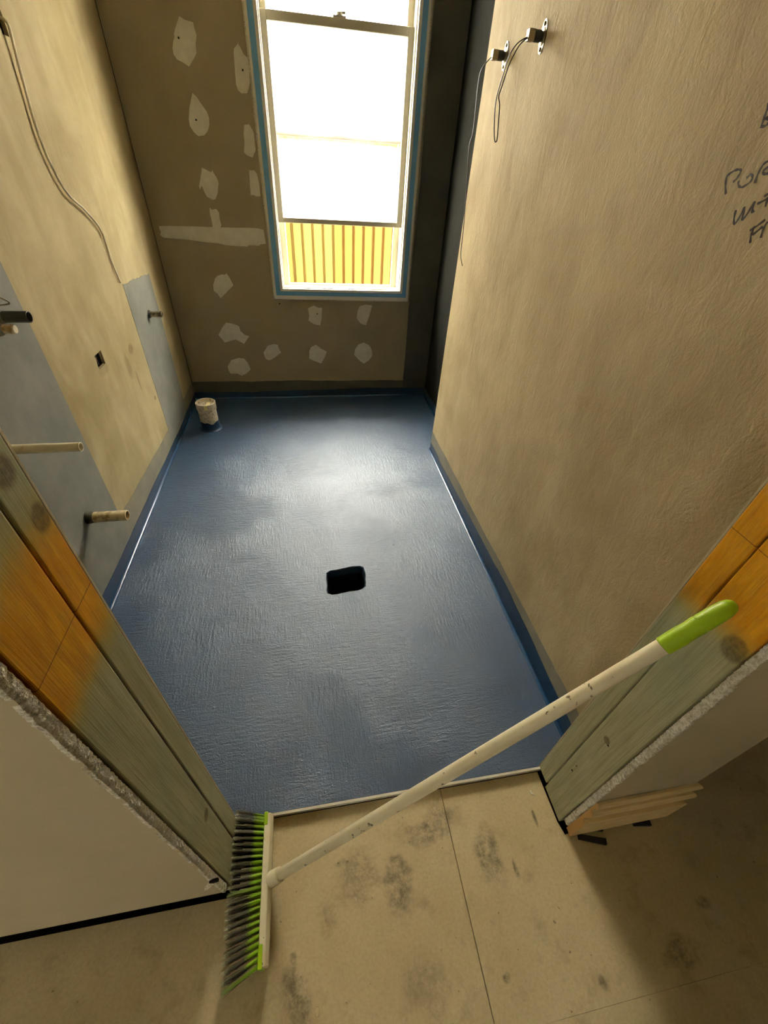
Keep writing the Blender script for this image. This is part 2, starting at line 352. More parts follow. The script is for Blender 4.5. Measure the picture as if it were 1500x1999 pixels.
# particle board hall floor
m = NT('particle_board_floor', 0.72, 0.3)
c = m.mix(m.ramp(m.noise(3.0, 5, 0.6), [(0.3, 0.0), (0.7, 1.0)]), rgb(198, 178, 132), rgb(220, 201, 156))
c = m.mix(m.math('MULTIPLY', m.ramp(m.noise(140, 3, 0.6), [(0.4, 0.0), (0.7, 1.0)]), 0.2), c, rgb(150, 120, 78))
c = m.mix(m.math('MULTIPLY', m.ramp(m.noise(11, 4, 0.7), [(0.56, 0.0), (0.72, 1.0)]), 0.35), c, rgb(132, 112, 80))
stain = m.ramp(m.noise(38, 6, 0.8), [(0.38, 0.1), (0.6, 1.25)])
for (bx, by, rx, ry, k) in ((0.045, 0.21, 0.055, 0.05, .45), (0.15, 0.18, 0.035, 0.06, .6), (0.395, 0.19, 0.03, 0.06, .6), (0.285, 0.29, 0.05, 0.04, .55), (-0.11, 0.02, 0.03, 0.03, .6),
                            (0.21, 0.27, 0.06, 0.03, .4), (-0.13, 0.06, 0.016, 0.02, .5), (-0.122, 0.092, 0.008, 0.01, .8), (-0.04, 0.14, 0.02, 0.025, .35), (0.18, 0.0, 0.05, 0.05, .3),
                            (0.46, 0.165, 0.006, 0.022, .8), (0.56, 0.26, 0.004, 0.02, .7), (0.58, -0.06, 0.01, 0.012, .7), (0.36, -0.02, 0.009, 0.009, .8), (0.80, -0.05, 0.05, 0.03, .5), (0.92, 0.02, 0.02, 0.012, .6)):
    c = m.mix(m.math('MULTIPLY', m.math('MULTIPLY', m.blob((bx, by, -0.012), (rx, ry, 1), 1.0, 2.4, 18), stain), k), c, rgb(104, 95, 74))
spk = m.ramp(m.noise(75, 2, 0.5), [(0.72, 0.0), (0.76, 1.0)])
c = m.mix(m.math('MULTIPLY', spk, 0.6), c, rgb(92, 72, 44))
lt = m.ramp(m.noise(48, 2, 0.5, m.map((1, 0.6, 1), (3, 5, 0))), [(0.75, 0.0), (0.79, 1.0)])
c = m.mix(m.math('MULTIPLY', lt, 0.5), c, rgb(222, 206, 170))
m.put('Base Color', c); m.bump(m.noise(90, 4, 0.6), 0.15, 0.003); M['particle'] = m.mat
# plastics, metals and the rest
def dirty(name, a, b, rough=0.45, sc=22, thr=0.55):
    m = NT(name, rough, 0.45)
    m.put('Base Color', m.mix(m.ramp(m.noise(sc, 4, 0.65), [(thr, 0.0), (thr + 0.12, 1.0)]), a, b)); return m.mat
M['pvc'] = dirty('cream_pvc', rgb(248, 238, 206), rgb(232, 216, 172), 0.35, 30, 0.62)
M['pvc_old'] = dirty('stained_pvc', rgb(236, 220, 178), rgb(176, 150, 104), 0.45, 40, 0.5)
M['pvc_white'] = dirty('splashed_white_pvc', rgb(214, 202, 178), rgb(140, 108, 82), 0.5, 70, 0.53)
M['pipe_dark'] = plain('dark_grey_pipe', rgb(58, 56, 48), 0.35)
M['pipe_grey'] = dirty('grey_primed_pipe', rgb(150, 142, 122), rgb(92, 82, 66), 0.5, 50, 0.5)
M['tape_cream'] = plain('cream_masking_tape', rgb(252, 236, 176), 0.6)
M['cable'] = plain('white_cable', rgb(246, 236, 206), 0.4)
M['wire'] = plain('black_wire', rgb(44, 37, 32), 0.45)
M['chrome'] = plain('dull_chrome', rgb(150, 140, 116), 0.38, 0.5, 1.0)
M['black_plastic'] = plain('black_plastic', rgb(26, 22, 18), 0.4)
M['copper'] = plain('copper', rgb(176, 112, 76), 0.4, 0.5, 1.0)
M['alu'] = plain('brushed_aluminium', rgb(240, 232, 212), 0.4, 0.5, 0.3)
M['white_paint'] = plain('white_window_paint', rgb(250, 246, 234), 0.45, 0.4)
M['track'] = plain('beige_aluminium_track', rgb(206, 200, 178), 0.45, 0.4)
M['blue_tape'] = plain('blue_painters_tape', rgb(120, 180, 228), 0.6, 0.3)
M['marker'] = plain('black_marker', rgb(36, 22, 12), 0.5, 0.3)
m = NT('cream_steel_fence', 0.5, 0.4, 0, rgb(98, 82, 34)); M['fence'] = m.mat
M['fence_old'] = plain('faded_cream_steel_fence', rgb(96, 72, 26), 0.55, 0.3)
M['fence_post'] = plain('white_steel_post', rgb(246, 240, 220), 0.5, 0.4)
M['ground'] = NT('concrete_path', 0.9, 0.2, 0, rgb(190, 180, 160)).mat
M['ceiling'] = plain('ceiling_board', rgb(206, 198, 180), 0.9, 0.2)
m = NT('broom_cream_plastic', 0.42, 0.45)
c = m.mix(m.ramp(m.noise(55, 3, 0.6), [(0.66, 0.0), (0.7, 1.0)]), rgb(244, 231, 192), rgb(110, 92, 60))
c = m.mix(m.math('MULTIPLY', m.ramp(m.noise(9, 4, 0.6), [(0.45, 0.0), (0.7, 1.0)]), 0.35), c, rgb(222, 202, 152)); m.put('Base Color', c); M['broom'] = m.mat
m = NT('green_rubber', 0.38, 0.45, 0, rgb(172, 204, 18)); m.bump(m.noise(55, 2), 0.25, 0.004); M['green'] = m.mat
# bristles: green at the root, dark in the middle, pale flagged tips (along local -X, 0..0.085)
m = NT('two_tone_bristle', 0.5, 0.4)
sx = m.math('DIVIDE', m.math('MULTIPLY', m.sep()[0], -1.0), 0.085)
sx = m.math('ADD', sx, m.math('MULTIPLY', m.math('SUBTRACT', m.noise(260, 1), 0.5), 0.25))
m.put('Base Color', m.ramp(sx, [(0.0, rgb(176, 214, 44)), (0.24, rgb(168, 204, 44)), (0.40, rgb(104, 100, 74)), (0.82, rgb(108, 102, 80)), (1.0, rgb(206, 202, 158))])); M['bristle'] = m.mat
m = NT('green_bristle', 0.5, 0.4)
m.put('Base Color', m.ramp(sx.node and m.math('DIVIDE', m.math('MULTIPLY', m.sep()[0], -1.0), 0.085), [(0.0, rgb(164, 204, 40)), (0.6, rgb(140, 160, 60)), (1.0, rgb(150, 160, 96))])); M['bristle_green'] = m.mat
# frosted glass: light is scattered, a little passes straight
g = bpy.data.materials.new('frosted_glass'); g.use_nodes = True; nt = g.node_tree; nt.nodes.clear()
out = nt.nodes.new('ShaderNodeOutputMaterial'); tr = nt.nodes.new('ShaderNodeBsdfTransparent'); tl = nt.nodes.new('ShaderNodeBsdfTranslucent'); mx = nt.nodes.new('ShaderNodeMixShader')
tr.inputs[0].default_value = (1, 1, 1, 1); tl.inputs[0].default_value = (0.95, 0.97, 0.95, 1); mx.inputs[0].default_value = 0.13
nt.links.new(tr.outputs[0], mx.inputs[1]); nt.links.new(tl.outputs[0], mx.inputs[2]); nt.links.new(mx.outputs[0], out.inputs[0]); M['glass'] = g

# ------------------------------------------------------------------ setting: sizes in metres
XL, XR, XF, YB = -0.836, 0.753, 0.910, 3.066      # left wall, right wall, recess wall, window wall
YE = 2.244                                         # free end of the right wall
JL, JR = -0.273, 0.626                             # door jamb faces
ZH, ZC = -0.014, 2.6                               # hall floor, ceiling
XZ = lambda u, v, d: (u, d, v)                     # walls across the room
YZ = lambda u, v, d: (d, u, v)                     # walls along the room
XY = lambda u, v, d: (u, v, d)                     # floors

# bathroom floor with the square drain pit
DX, DY, DR = 0.105, 1.198, 0.105
mb = MB(); sheet(mb, XL - 0.05, XF + 0.05, 0.378, YB + 0.05, [(DX - DR, DX + DR, DY - DR, DY + DR)], XY, 0.0, -0.05)
ang = [2 * PI * k / 32 for k in range(32)]
def drain_pt(a):
    c, s = math.cos(a), math.sin(a); n = 7.0
    r = (abs(c / 0.083) ** n + abs(s / 0.067) ** n) ** (-1 / n) * (1 + 0.02 * math.sin(5 * a + 1) + 0.015 * math.sin(11 * a))
    return DX + r * c + 0.003 * s, DY + r * s + 0.01 * c
outer = [(DX + DR * math.cos(a) / max(abs(math.cos(a)), abs(math.sin(a))), DY + DR * math.sin(a) / max(abs(math.cos(a)), abs(math.sin(a)))) for a in ang]
inner = [drain_pt(a) for a in ang]
shr = lambda k: [(DX + (x - DX) * k, DY + (y - DY) * k) for x, y in inner]
mb.rings([[(x, y, 0.0) for x, y in outer], [(x, y, 0.0) for x, y in shr(1.05)], [(x, y, -0.004) for x, y in inner], [(x, y, -0.04) for x, y in shr(0.97)]], cap=False)
floor = struct(mb.build('floor_bathroom', M['membrane'], smooth=False), 'glossy dark blue waterproof membrane floor with a square drain hole')
mb = MB().rings([[(x, y, -0.04) for x, y in shr(0.97)], [(x, y, -0.16) for x, y in shr(0.9)]], cap=False)
mb.add([(x, y, -0.16) for x, y in shr(0.9)], [tuple(range(32))])
obj('drain_pit', mb.v, mb.f, M['pit'], floor)['label'] = 'black square drain pit'

def fillet(path, nrm, parent, r=0.011):
    """concave sealant bead along path (two floor points); nrm points into the room"""
    a, b = Vector(path[0]), Vector(path[1]); n = Vector(nrm)
    prof = [Vector((0, 0, 0.001))] + [n * (r - r * math.cos(t)) + Vector((0, 0, r - r * math.sin(t))) for t in [PI / 2 * k / 6 for k in range(7)]]
    prof = [n * 0.0] + [n * (0.0015 + (r * (1 - math.sin(PI / 2 * k / 6)))) + Vector((0, 0, 0.0012 + r * (1 - math.cos(PI / 2 * k / 6)))) for k in range(7)]
    m_ = MB(); N = 30
    m_.rings([[a.lerp(b, i / N) + p for p in prof] for i in range(N + 1)])
    return m_.build('sealant_fillet', M['fillet'], parent, True)
def band(name, u0, u1, lower, upper, to3, d0, d1, mat, parent, n=60, wob=0.004, seed=0):
    """thin painted coat with an uneven brushed top edge"""
    rnd = random.Random(seed); top = []; bot = []
    for i in range(n + 1):
        t = i / n; u = u0 + (u1 - u0) * t
        z1 = upper(t) + wob * (math.sin(t * 17 + seed) * 0.5 + math.sin(t * 43 + seed * 2) * 0.3) + rnd.uniform(-wob, wob) * 0.3
        top.append((u, z1)); bot.append((u, lower(t)))
    v = []; f = []
    for i in range(n + 1):
        v += [to3(*bot[i], d0), to3(*top[i], d0), to3(*top[i], d1), to3(*bot[i], d1)]
    for i in range(n):
        for k in range(4):
            f.append((i * 4 + k, i * 4 + (k + 1) % 4, i * 4 + 4 + (k + 1) % 4, i * 4 + 4 + k))
    f += [(0, 1, 2, 3), (n * 4, n * 4 + 3, n * 4 + 2, n * 4 + 1)]
    return obj(name, v, f, mat, parent)
K = lambda *ks: (lambda t: ks[min(int(t * (len(ks) - 1)), len(ks) - 2)] + (ks[min(int(t * (len(ks) - 1)), len(ks) - 2) + 1] - ks[min(int(t * (len(ks) - 1)), len(ks) - 2)]) * (t * (len(ks) - 1) - min(int(t * (len(ks) - 1)), len(ks) - 2)))

# left wall: sheet with two openings, backing behind the cavity
mb = MB(); sheet(mb, 0.385, YB + 0.02, -0.05, ZC, [(1.818, 1.888, 0.704, 0.758), (2.025, 2.068, 1.640, 1.700)], YZ, XL - 0.012, XL)
wl = struct(mb.build('wall_left', M['left_wall']), 'tan sheeted left wall with two grey primed strips')
box('cavity_backing', XL - 0.14, XL - 0.09, 0.372, YB + 0.3, -0.05, ZC, M['black'], wl)
# solid black strip standing in for the shadow line in the corner
box('corner_shade_strip', XL - 0.012, XL + 0.002, YB - 0.0035, YB + 0.001, 0.13, ZC, M['black'], wl)
e = 0.0012
band('grey_primer_strip', 0.39, 1.50, K(0.06, 0.06), K(1.32, 1.32), YZ, XL - 0.002, XL + e, M['primer'], wl, seed=1)['label'] = 'wide grey primed strip around the pipes'
band('grey_primer_strip', 2.345, 2.772, K(0.05, 0.05), K(0.905, 0.893, 0.875), YZ, XL - 0.002, XL + e, M['primer'], wl, 30, 0.006, 2)['label'] = 'narrow grey primed strip near the window'
band('grey_band', 1.48, YB, K(0.05, 0.05), K(0.192, 0.165, 0.145, 0.135, 0.128), YZ, XL - 0.002, XL + e * 0.8, M['primer_band'], wl, seed=3)
band('blue_upturn', 0.385, YB, K(-0.002, -0.002), K(0.082, 0.080, 0.074, 0.064, 0.05, 0.045, 0.05), YZ, XL - 0.002, XL + 2 * e, M['upturn'], wl, seed=4)
fillet(((XL + 0.002, 0.385, 0), (XL + 0.002, YB, 0)), (1, 0, 0), floor)

# window wall
WX0, WX1, WZ0, WZ1 = -0.196, 0.714, 0.684, 2.36
mb = MB(); sheet(mb, XL - 0.14, XF + 0.2, -0.6, ZC, [(WX0, WX1, WZ0, WZ1)], XZ, YB, YB + 0.15)
wb = struct(mb.build('wall_back', M['back_wall']), 'brown fibre cement window wall with pale filler patches')
for i, p in enumerate(PATCHES):
    mb = MB(); prism(mb, p, XZ, YB + 0.002, YB - 0.0010 - 0.0002 * (i % 4))
    o = mb.build('filler_patch', M['filler'], wb)
PATCH_DOTS = [(-0.505, 1.812), (-0.226, 1.727), (-0.49, 1.53), (0.085, 0.6), (-0.16, 0.66)]
for (x, z) in PATCH_DOTS:
    lathe(MB(), (x, YB + 0.001, z), (0, -1, 0), [(0, 0.0045), (0.0026, 0.0045)], 10).build('screw_hole', M['black'], wb)
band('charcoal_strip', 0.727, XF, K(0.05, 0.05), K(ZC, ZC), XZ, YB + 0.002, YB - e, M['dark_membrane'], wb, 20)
# ragged left edge of that strip
mb = MB(); zs = [0.13 + 0.02 * k for k in range(124)]
rr = random.Random(5); ex = [0.7235 + 0.0035 * math.sin(k * 0.13) + rr.uniform(-0.001, 0.001) for k in range(len(zs))]
prism(mb, [(0.74, zs[0])] + list(zip(ex, zs)) + [(0.74, zs[-1])], XZ, YB + 0.002, YB - e * 0.9)
mb.build('charcoal_strip_edge', M['dark_membrane'], wb)
band('grey_band', XL, 0.727, K(0.05, 0.05), K(0.131, 0.130, 0.131, 0.126, 0.124), XZ, YB + 0.002, YB - e, M['dark_band'], wb, 60, 0.004, 6)
band('blue_upturn', XL, XF, K(-0.002, -0.002), K(0.052, 0.05, 0.056, 0.064, 0.06), XZ, YB + 0.002, YB - 2 * e, M['upturn'], wb, 60, 0.003, 7)
fillet(((XL, YB - 0.002, 0), (XF, YB - 0.002, 0)), (0, -1, 0), floor)

# right wall (thick, stops short of the window wall) and the recess beyond it
wr = struct(box('wall_right', XR, XF + 0.002, 0.385, YE, -0.05, ZC, M['right_wall']), 'tan rendered right wall with handwriting in marker')
band('grey_band', 0.385, YE, K(0.05, 0.05), K(0.142, 0.140, 0.134, 0.130, 0.127, 0.125), YZ, XR + 0.002, XR - e * 0.8, M['primer_band'], wr, seed=8)
band('blue_upturn', 0.385, YE, K(-0.002, -0.002), K(0.068, 0.085, 0.094, 0.085, 0.066, 0.05, 0.045), YZ, XR + 0.002, XR - 2 * e, M['upturn'], wr, seed=9)
band('blue_upturn', XR, XF, K(-0.002, -0.002), K(0.05, 0.055), XZ, YE - 0.002, YE + 2 * e, M['upturn'], wr, 10, seed=9)
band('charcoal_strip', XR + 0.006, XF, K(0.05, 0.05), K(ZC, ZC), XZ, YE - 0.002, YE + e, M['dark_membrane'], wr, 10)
fillet(((XR - 0.002, 0.385, 0), (XR - 0.002, YE, 0)), (-1, 0, 0), floor)
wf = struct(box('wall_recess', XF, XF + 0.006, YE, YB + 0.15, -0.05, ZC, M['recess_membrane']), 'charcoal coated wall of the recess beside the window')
band('blue_upturn', YE, YB, K(-0.002, -0.002), K(0.055, 0.058), YZ, XF + 0.002, XF - 2 * e, M['upturn'], wf, 20, seed=10)
fillet(((XF - 0.002, YE, 0), (XF - 0.002, YB, 0)), (-1, 0, 0), floor)
# marker handwriting on the right wall
wobj = None
mb = MB()
for st in WRITING:
    pts = smooth_path([(XR - 0.0004, y, z) for y, z in st], 5)
    for i in range(len(pts)):
        pts[i] = pts[i]
    n = len(pts); L = []; Rr = []
    for i in range(n):
        d = pts[min(i + 1, n - 1)] - pts[max(i - 1, 0)]; d.x = 0; d.normalize()
        w = Vector((0, -d.z, d.y)) * (0.0017 + 0.0004 * math.sin(i * 0.9))
        L.append(pts[i] + w); Rr.append(pts[i] - w)
    v = []; f = []
    for i in range(n): v += [L[i], Rr[i], Rr[i] + Vector((0.0015, 0, 0)), L[i] + Vector((0.0015, 0, 0))]
    for i in range(n - 1):
        for k in range(4): f.append((i * 4 + k, i * 4 + (k + 1) % 4, i * 4 + 4 + (k + 1) % 4, i * 4 + 4 + k))
    f += [(0, 1, 2, 3), ((n - 1) * 4, (n - 1) * 4 + 3, (n - 1) * 4 + 2, (n - 1) * 4 + 1)]
    mb.add(v, f)
mb.build('marker_writing', M['marker'], wr)['label'] = 'black handwritten marker notes'

# door wall, left of the opening
wfl = struct(MB().box(-2.6, JL - 0.045, 0.245, 0.372, ZH, ZC).build('wall_front_left', M['black']), 'plasterboarded hall wall left of the doorway')
box('stud', JL - 0.044, JL, 0.331, 0.3755, 0.003, ZC, M['stud_l'], wfl, 0.0022)['label'] = 'narrow green treated stud with orange spray paint'
box('stud', JL - 0.044, JL, 0.239, 0.3275, ZH, ZC, M['stud_l2'], wfl, 0.0022)['label'] = 'wide green treated stud with orange spray paint'
box('lining_sheet', XL - 0.05, JL - 0.0005, 0.3762, 0.3795, 0.0, ZC, M['board'], wfl)
box('plasterboard', -2.6, JL - 0.004, 0.222, 0.235, 0.044, ZC, M['board'], wfl)
# door wall, right of the opening
wfr = struct(MB().box(JR + 0.045, 0.915, 0.245, 0.372, ZH, ZC).build('wall_front_right', M['black']), 'plasterboarded hall wall right of the doorway')
box('stud', JR, JR + 0.044, 0.331, 0.3755, 0.003, ZC, M['stud_r'], wfr, 0.0022)['label'] = 'narrow green treated stud with orange spray paint'
box('stud', JR, JR + 0.044, 0.239, 0.3275, ZH, ZC, M['stud_r2'], wfr, 0.0022)['label'] = 'wide green treated stud with orange spray paint'
box('lining_sheet', JR + 0.0005, XR + 0.05, 0.3762, 0.3795, 0.0, ZC, M['board'], wfr)
box('plasterboard', JR + 0.004, 0.922, 0.222, 0.235, 0.02, ZC, M['board'], wfr)
box('plasterboard', 0.9165, 0.922, 0.235, 3.2, 0.02, ZC, M['board'], wfr)
def rough_edge(x, y0, y1, z0, z1, out, parent, seed):
    """broken gypsum edge, crumbled along its length"""
    rnd = random.Random(seed); n = int((z1 - z0) / 0.0032); m_ = MB(); rings = []; big = 0.0
    for i in range(n + 1):
        z = z0 + (z1 - z0) * i / n; big = 0.9 * big + 0.1 * rnd.uniform(-0.008, 0.008)
        a = big * 0.6 + rnd.uniform(-0.0007, 0.0007); c = 0.0022 + rnd.uniform(-0.0009, 0.0009)
        rings.append([Vector((x, y0 + a - 0.0012, z)), Vector((x + out * c, y0 + 0.0025 + a, z)), Vector((x + out * (c + rnd.uniform(-0.0008, 0.0010)), y0 + 0.0055, z)), Vector((x + out * (c + rnd.uniform(-0.0008, 0.0010)), y0 + 0.0095, z)), Vector((x + out * c * 0.8, y1 + rnd.uniform(-0.0008, 0.0006), z)), Vector((x - out * 0.006, y1, z)), Vector((x - out * 0.006, y0 + a - 0.0012, z))])
    m_.rings(rings); return m_.build('gypsum_edge', M['gypsum'], parent)
rough_edge(JL - 0.004, 0.2225, 0.236, 0.044, 1.6, 1, wfl, 3)['label'] = 'crumbled white plasterboard edge'
rough_edge(JR + 0.004, 0.2225, 0.236, 0.02, 1.6, -1, wfr, 4)['label'] = 'crumbled white plasterboard edge'
# torn paper flap and screw hole on the left edge
mb = MB(); prism(mb, [(-0.262, 0.195), (-0.275, 0.2), (-0.292, 0.17), (-0.303, 0.142), (-0.306, 0.128), (-0.297, 0.135), (-0.288, 0.15), (-0.276, 0.176)], XZ, 0.2215, 0.2175)
mb.build('torn_paper', M['gypsum'], wfl)
mb = MB(); prism(mb, [(-0.272, 0.205), (-0.262, 0.21), (-0.262, 0.195), (-0.274, 0.188), (-0.282, 0.196)], XZ, 0.2215, 0.2165)
mb.build('torn_hole', M['black'], wfl)
# nail holes in the right stud
for (y, z, r) in ((0.3045, 0.192, 0.0035), (0.3035, 0.225, 0.0025), (0.2855, 0.405, 0.003)):
    lathe(MB(), (JR + 0.001, y, z), (-1, 0, 0), [(0, r), (0.0016, r * 0.8)], 8).build('nail_hole', M['black'], wfr)
# wall over the door
wh = struct(MB().box(JL - 0.045, JR + 0.045, 0.222, 0.385, 2.12, ZC).build('trim_door_head', M['board']), 'plasterboarded head over the doorway')

# metal angle along the edge of the membrane floor
mb = MB(); mb.rings([[(JL - 0.03, y, z) for y, z in ((0.3700, 0.0028), (0.3705, ZH - 0.001), (0.3735, ZH - 0.001), (0.3735, -0.0012), (0.3768, -0.0012), (0.3768, 0.0028))],
                     [(JR + 0.03, y, z) for y, z in ((0.3700, 0.0028), (0.3705, ZH - 0.001), (0.3735, ZH - 0.001), (0.3735, -0.0012), (0.3768, -0.0012), (0.3768, 0.0028))]])
struct(mb.build('trim_threshold', M['alu']), 'thin metal angle across the doorway')
mb = MB(); mb.box(JL - 0.1, JR + 0.1, 0.384, 0.389, -0.001, 0.0008); 
# hall floor: sheets with open joints over a dark base
fh = struct(box('floor_hall', -2.7, 2.4, -2.7, 0.42, ZH - 0.06, ZH - 0.022, M['black']), 'particle board hall floor sheets with stains')
def floor_sheet(poly):
    m_ = MB(); prism(m_, poly, XY, ZH - 0.022, ZH); o = m_.build('floor_sheet', M['particle'], fh); return o
floor_sheet([(-2.6, -2.6), (0.3065, -2.6), (0.3065, 0.368), (-0.254, 0.368), (-0.254, 0.2185), (-2.6, 0.2185)])
floor_sheet([(0.3085, -0.0964), (2.3, -0.0964), (2.3, 0.2385), (0.922, 0.2385), (0.629, 0.208), (0.6215, 0.24), (0.6205, 0.368), (0.3085, 0.368)])
floor_sheet([(0.3085, -2.6), (2.3, -2.6), (2.3, -0.0968), (0.3085, -0.0968)])
floor_sheet([(0.925, 0.2385), (2.3, 0.2385), (2.3, 0.42), (0.925, 0.42)])

# hall shell around the camera, with an unseen opening added for daylight behind on the left
HX0, HX1, HY = -2.6, 2.3, -2.5
HALL_OPENING = (-2.3, -1.77, 1.05, 1.46)
struct(box('wall_hall_left', HX0 - 0.1, HX0, HY - 0.1, 0.385, ZH, ZC, M['hall_sheet']), 'brown sheeted hall wall out to the left')
struct(box('wall_hall_right', HX1, HX1 + 0.1, HY - 0.1, 3.2, ZH, ZC, M['hall_sheet']), 'brown sheeted hall wall out to the right')
struct(box('wall_hall_far', 0.92, HX1 + 0.1, 3.1, 3.2, ZH, ZC, M['hall_sheet']), 'brown sheeted end wall of the side passage')
mb = MB(); sheet(mb, HX0 - 0.1, HX1 + 0.1, ZH, ZC, [HALL_OPENING], XZ, HY, HY - 0.1)
struct(mb.build('wall_hall_back', M['hall_sheet']), 'brown sheeted hall wall behind the viewer')
struct(box('floor_passage', 0.92, HX1 + 0.1, 0.42, 3.2, ZH - 0.06, ZH, M['particle']), 'particle board floor of the side passage')
struct(box('ceiling', HX0 - 0.2, HX1 + 0.2, HY - 0.2, YB + 0.15, ZC, ZC + 0.1, M['ceiling']), 'pale ceiling over the bathroom and hall')

# skirting board right of the door: tall moulded profile, mitred at the outer corner
SK = [(0, 0), (-0.020, 0), (-0.020, 0.112), (-0.0185, 0.116), (-0.0105, 0.117), (-0.0085, 0.125), (-0.0095, 0.136), (-0.0145, 0.150), (-0.0175, 0.160), (-0.0168, 0.172), (-0.012, 0.178), (-0.0065, 0.179), (-0.0050, 0.190), (-0.0075, 0.203), (-0.0115, 0.210), (-0.0115, 0.219), (-0.006, 0.225), (0, 0.226)]
z0 = ZH + 0.012
mb = MB(); ys = [0.2205 + a for a, b in SK]
ra = [Vector((JR + 0.010, 0.2205 + a, z0 + b)) for a, b in SK]; rb = [Vector((0.924 - a * 1.0, 0.2205 + a, z0 + b)) for a, b in SK]
mb.rings([ra, rb], cap=False); mb.add(rb, [tuple(range(len(rb)))])
sk = struct(mb.build('baseboard_right', M['pine']), 'raw pine moulded skirting board below the white plasterboard')
mb = MB(); mb.rings([ra, [p + Vector((-0.0006, 0, 0)) for p in ra]]); mb.build('end_grain', M['pine_end'], sk)

# ------------------------------------------------------------------ window
win = struct(bpy.data.objects.new('window_1', None), 'white sliding sash window with frosted panes edged in blue tape'); C.objects.link(win); win.location = (0.259, YB, WZ0)
def ring(name, x0, x1, z0, z1, w, y0, y1, mat, parent, wb_=None, wt=None):
    wb_ = w if wb_ is None else wb_; wt = w if wt is None else wt
    m_ = MB(); sheet(m_, x0, x1, z0, z1, [(x0 + w, x1 - w, z0 + wb_, z1 - wt)], XZ, y0, y1); o = m_.build(name, mat, parent); return o
o = ring('plaster_edge', WX0 + 0.001, WX1 - 0.001, WZ0 + 0.001, WZ1, 0.0055, YB - 0.0045, YB + 0.02, M['gypsum'], win)
o = bevel(ring('casing', -0.188, 0.706, 0.692, 2.35, 0.060, 3.048, 3.14, M['white_paint'], win, 0.062), 0.0025)
ring('blue_tape', -0.174, 0.691, 0.715, 2.33, 0.028, 3.0472, 3.0482, M['blue_tape'], win, 0.024)['label'] = 'blue painter\'s tape around the frame'
bevel(ring('stop_bead', -0.136, 0.654, 0.745, 2.31, 0.015, 3.068, 3.100, M['white_paint'], win), 0.002)
bevel(ring('outer_track', -0.136, 0.654, 0.742, 2.31, 0.050, 3.176, 3.20, M['track'], win, 0.020), 0.001)
for (x0, x1) in ((-0.136, -0.122), (0.640, 0.654)): box('side_track', x0, x1, 3.1005, 3.176, 0.745, 2.31, M['track'], win)
mb = MB(); mb.rings([[(x, 3.100, 0.745), (x, 3.100, 0.757), (x, 3.24, 0.748), (x, 3.24, 0.735)] for x in (-0.13, 0.648)])
mb.build('sill', M['white_paint'], win)
box('tape_scrap', 0.300, 0.332, 3.0664, 3.0675, 0.750, 0.757, plain('grey_blue_tape', rgb(104, 126, 150), 0.6), win)
def sash(x0, x1, y0, y1, z0, z1, sw, bw, tw, latch_z, name):
    s = bpy.data.objects.new(name, None); C.objects.link(s); s.parent = win
    s.location = Vector(((x0 + x1) / 2, y0, z0)) - win.location
    bevel(box('stile', x0, x0 + sw, y0, y1, z0, z1, M['track'], s), 0.002); bevel(box('stile', x1 - sw, x1, y0, y1, z0, z1, M['track'], s), 0.002)
    bevel(box('rail', x0 + sw, x1 - sw, y0, y1, z0, z0 + bw, M['track'], s), 0.003); bevel(box('rail', x0 + sw, x1 - sw, y0, y1, z1 - tw, z1, M['track'], s), 0.003)
    ym = (y0 + y1) / 2
    box('pane', x0 + sw - 0.004, x1 - sw + 0.004, ym, ym + 0.0002, z0 + bw - 0.004, z1 - tw + 0.004, M['glass'], s)
    # sash catch
    m_ = MB(); xm = 0.262
    m_.box(xm - 0.032, xm + 0.032, y0 + 0.004, y1 - 0.004, latch_z, latch_z + 0.008); lathe(m_, (xm, ym, latch_z + 0.008), (0, 0, 1), [(0, 0.017), (0.010, 0.016), (0.014, 0.010)], 14)
    m_.box(xm - 0.004, xm + 0.030, ym - 0.006, ym + 0.006, latch_z + 0.014, latch_z + 0.023)
    m_.build('catch', M['track'], s)
    return s
sash(-0.124, 0.642, 3.102, 3.134, 1.104, 1.944, 0.034, 0.026, 0.036, 1.944, 'lower_sash')
sash(-0.124, 0.642, 3.140, 3.172, 1.498, 2.300, 0.034, 0.032, 0.036, 1.530, 'upper_sash')

# outside: ground and corrugated steel fence
struct(box('ground_outside', -4.0, 4.5, YB + 0.15, 6.5, -0.68, -0.6, M['ground']), 'pale concrete path outside the window')
FY = 4.42
struct(box('added_eave', -4.0, 4.5, YB + 0.15, YB + 0.75, 2.50, 2.62, M['white_paint']), 'unseen white eave added above the window outside')  # out of view; added to cut sky light on the fence and glass
fence = thing('steel_fence', 'yellow ribbed steel fence seen through the open window', 'fence', (0.3, FY, -0.6))
def fence_sheet(x0, x1, mat, dy):
    m_ = MB(); pts = []; x = x0; P = 0.0905
    while x < x1 - 1e-6:
        pts += [(x, 0.0), (x + 0.060, 0.0), (x + 0.068, 0.022), (x + 0.081, 0.022), (x + P - 0.0015, 0.0)]; x += P
    poly = [(a, FY + dy + b) for a, b in pts] + [(a, FY + dy + b + 0.0015) for a, b in reversed(pts)]
    n = len(pts)
    m_.rings([[(a, b, -0.6) for a, b in poly], [(a, b, 1.62) for a, b in poly]]); return m_.build('steel_sheet', mat, fence)
fence_sheet(-1.95, -0.05 + 0.0905 * 5, M['fence'], 0.0)
fence_sheet(0.3125, 0.3125 + 0.0905 * 23, M['fence_old'], -0.004)
box('post', -0.155, -0.115, FY - 0.06, FY - 0.003, -0.6, 1.66, M['fence_post'], fence)
box('rail', -1.95, 2.4, FY - 0.03, FY + 0.03, 1.60, 1.66, M['fence'], fence)

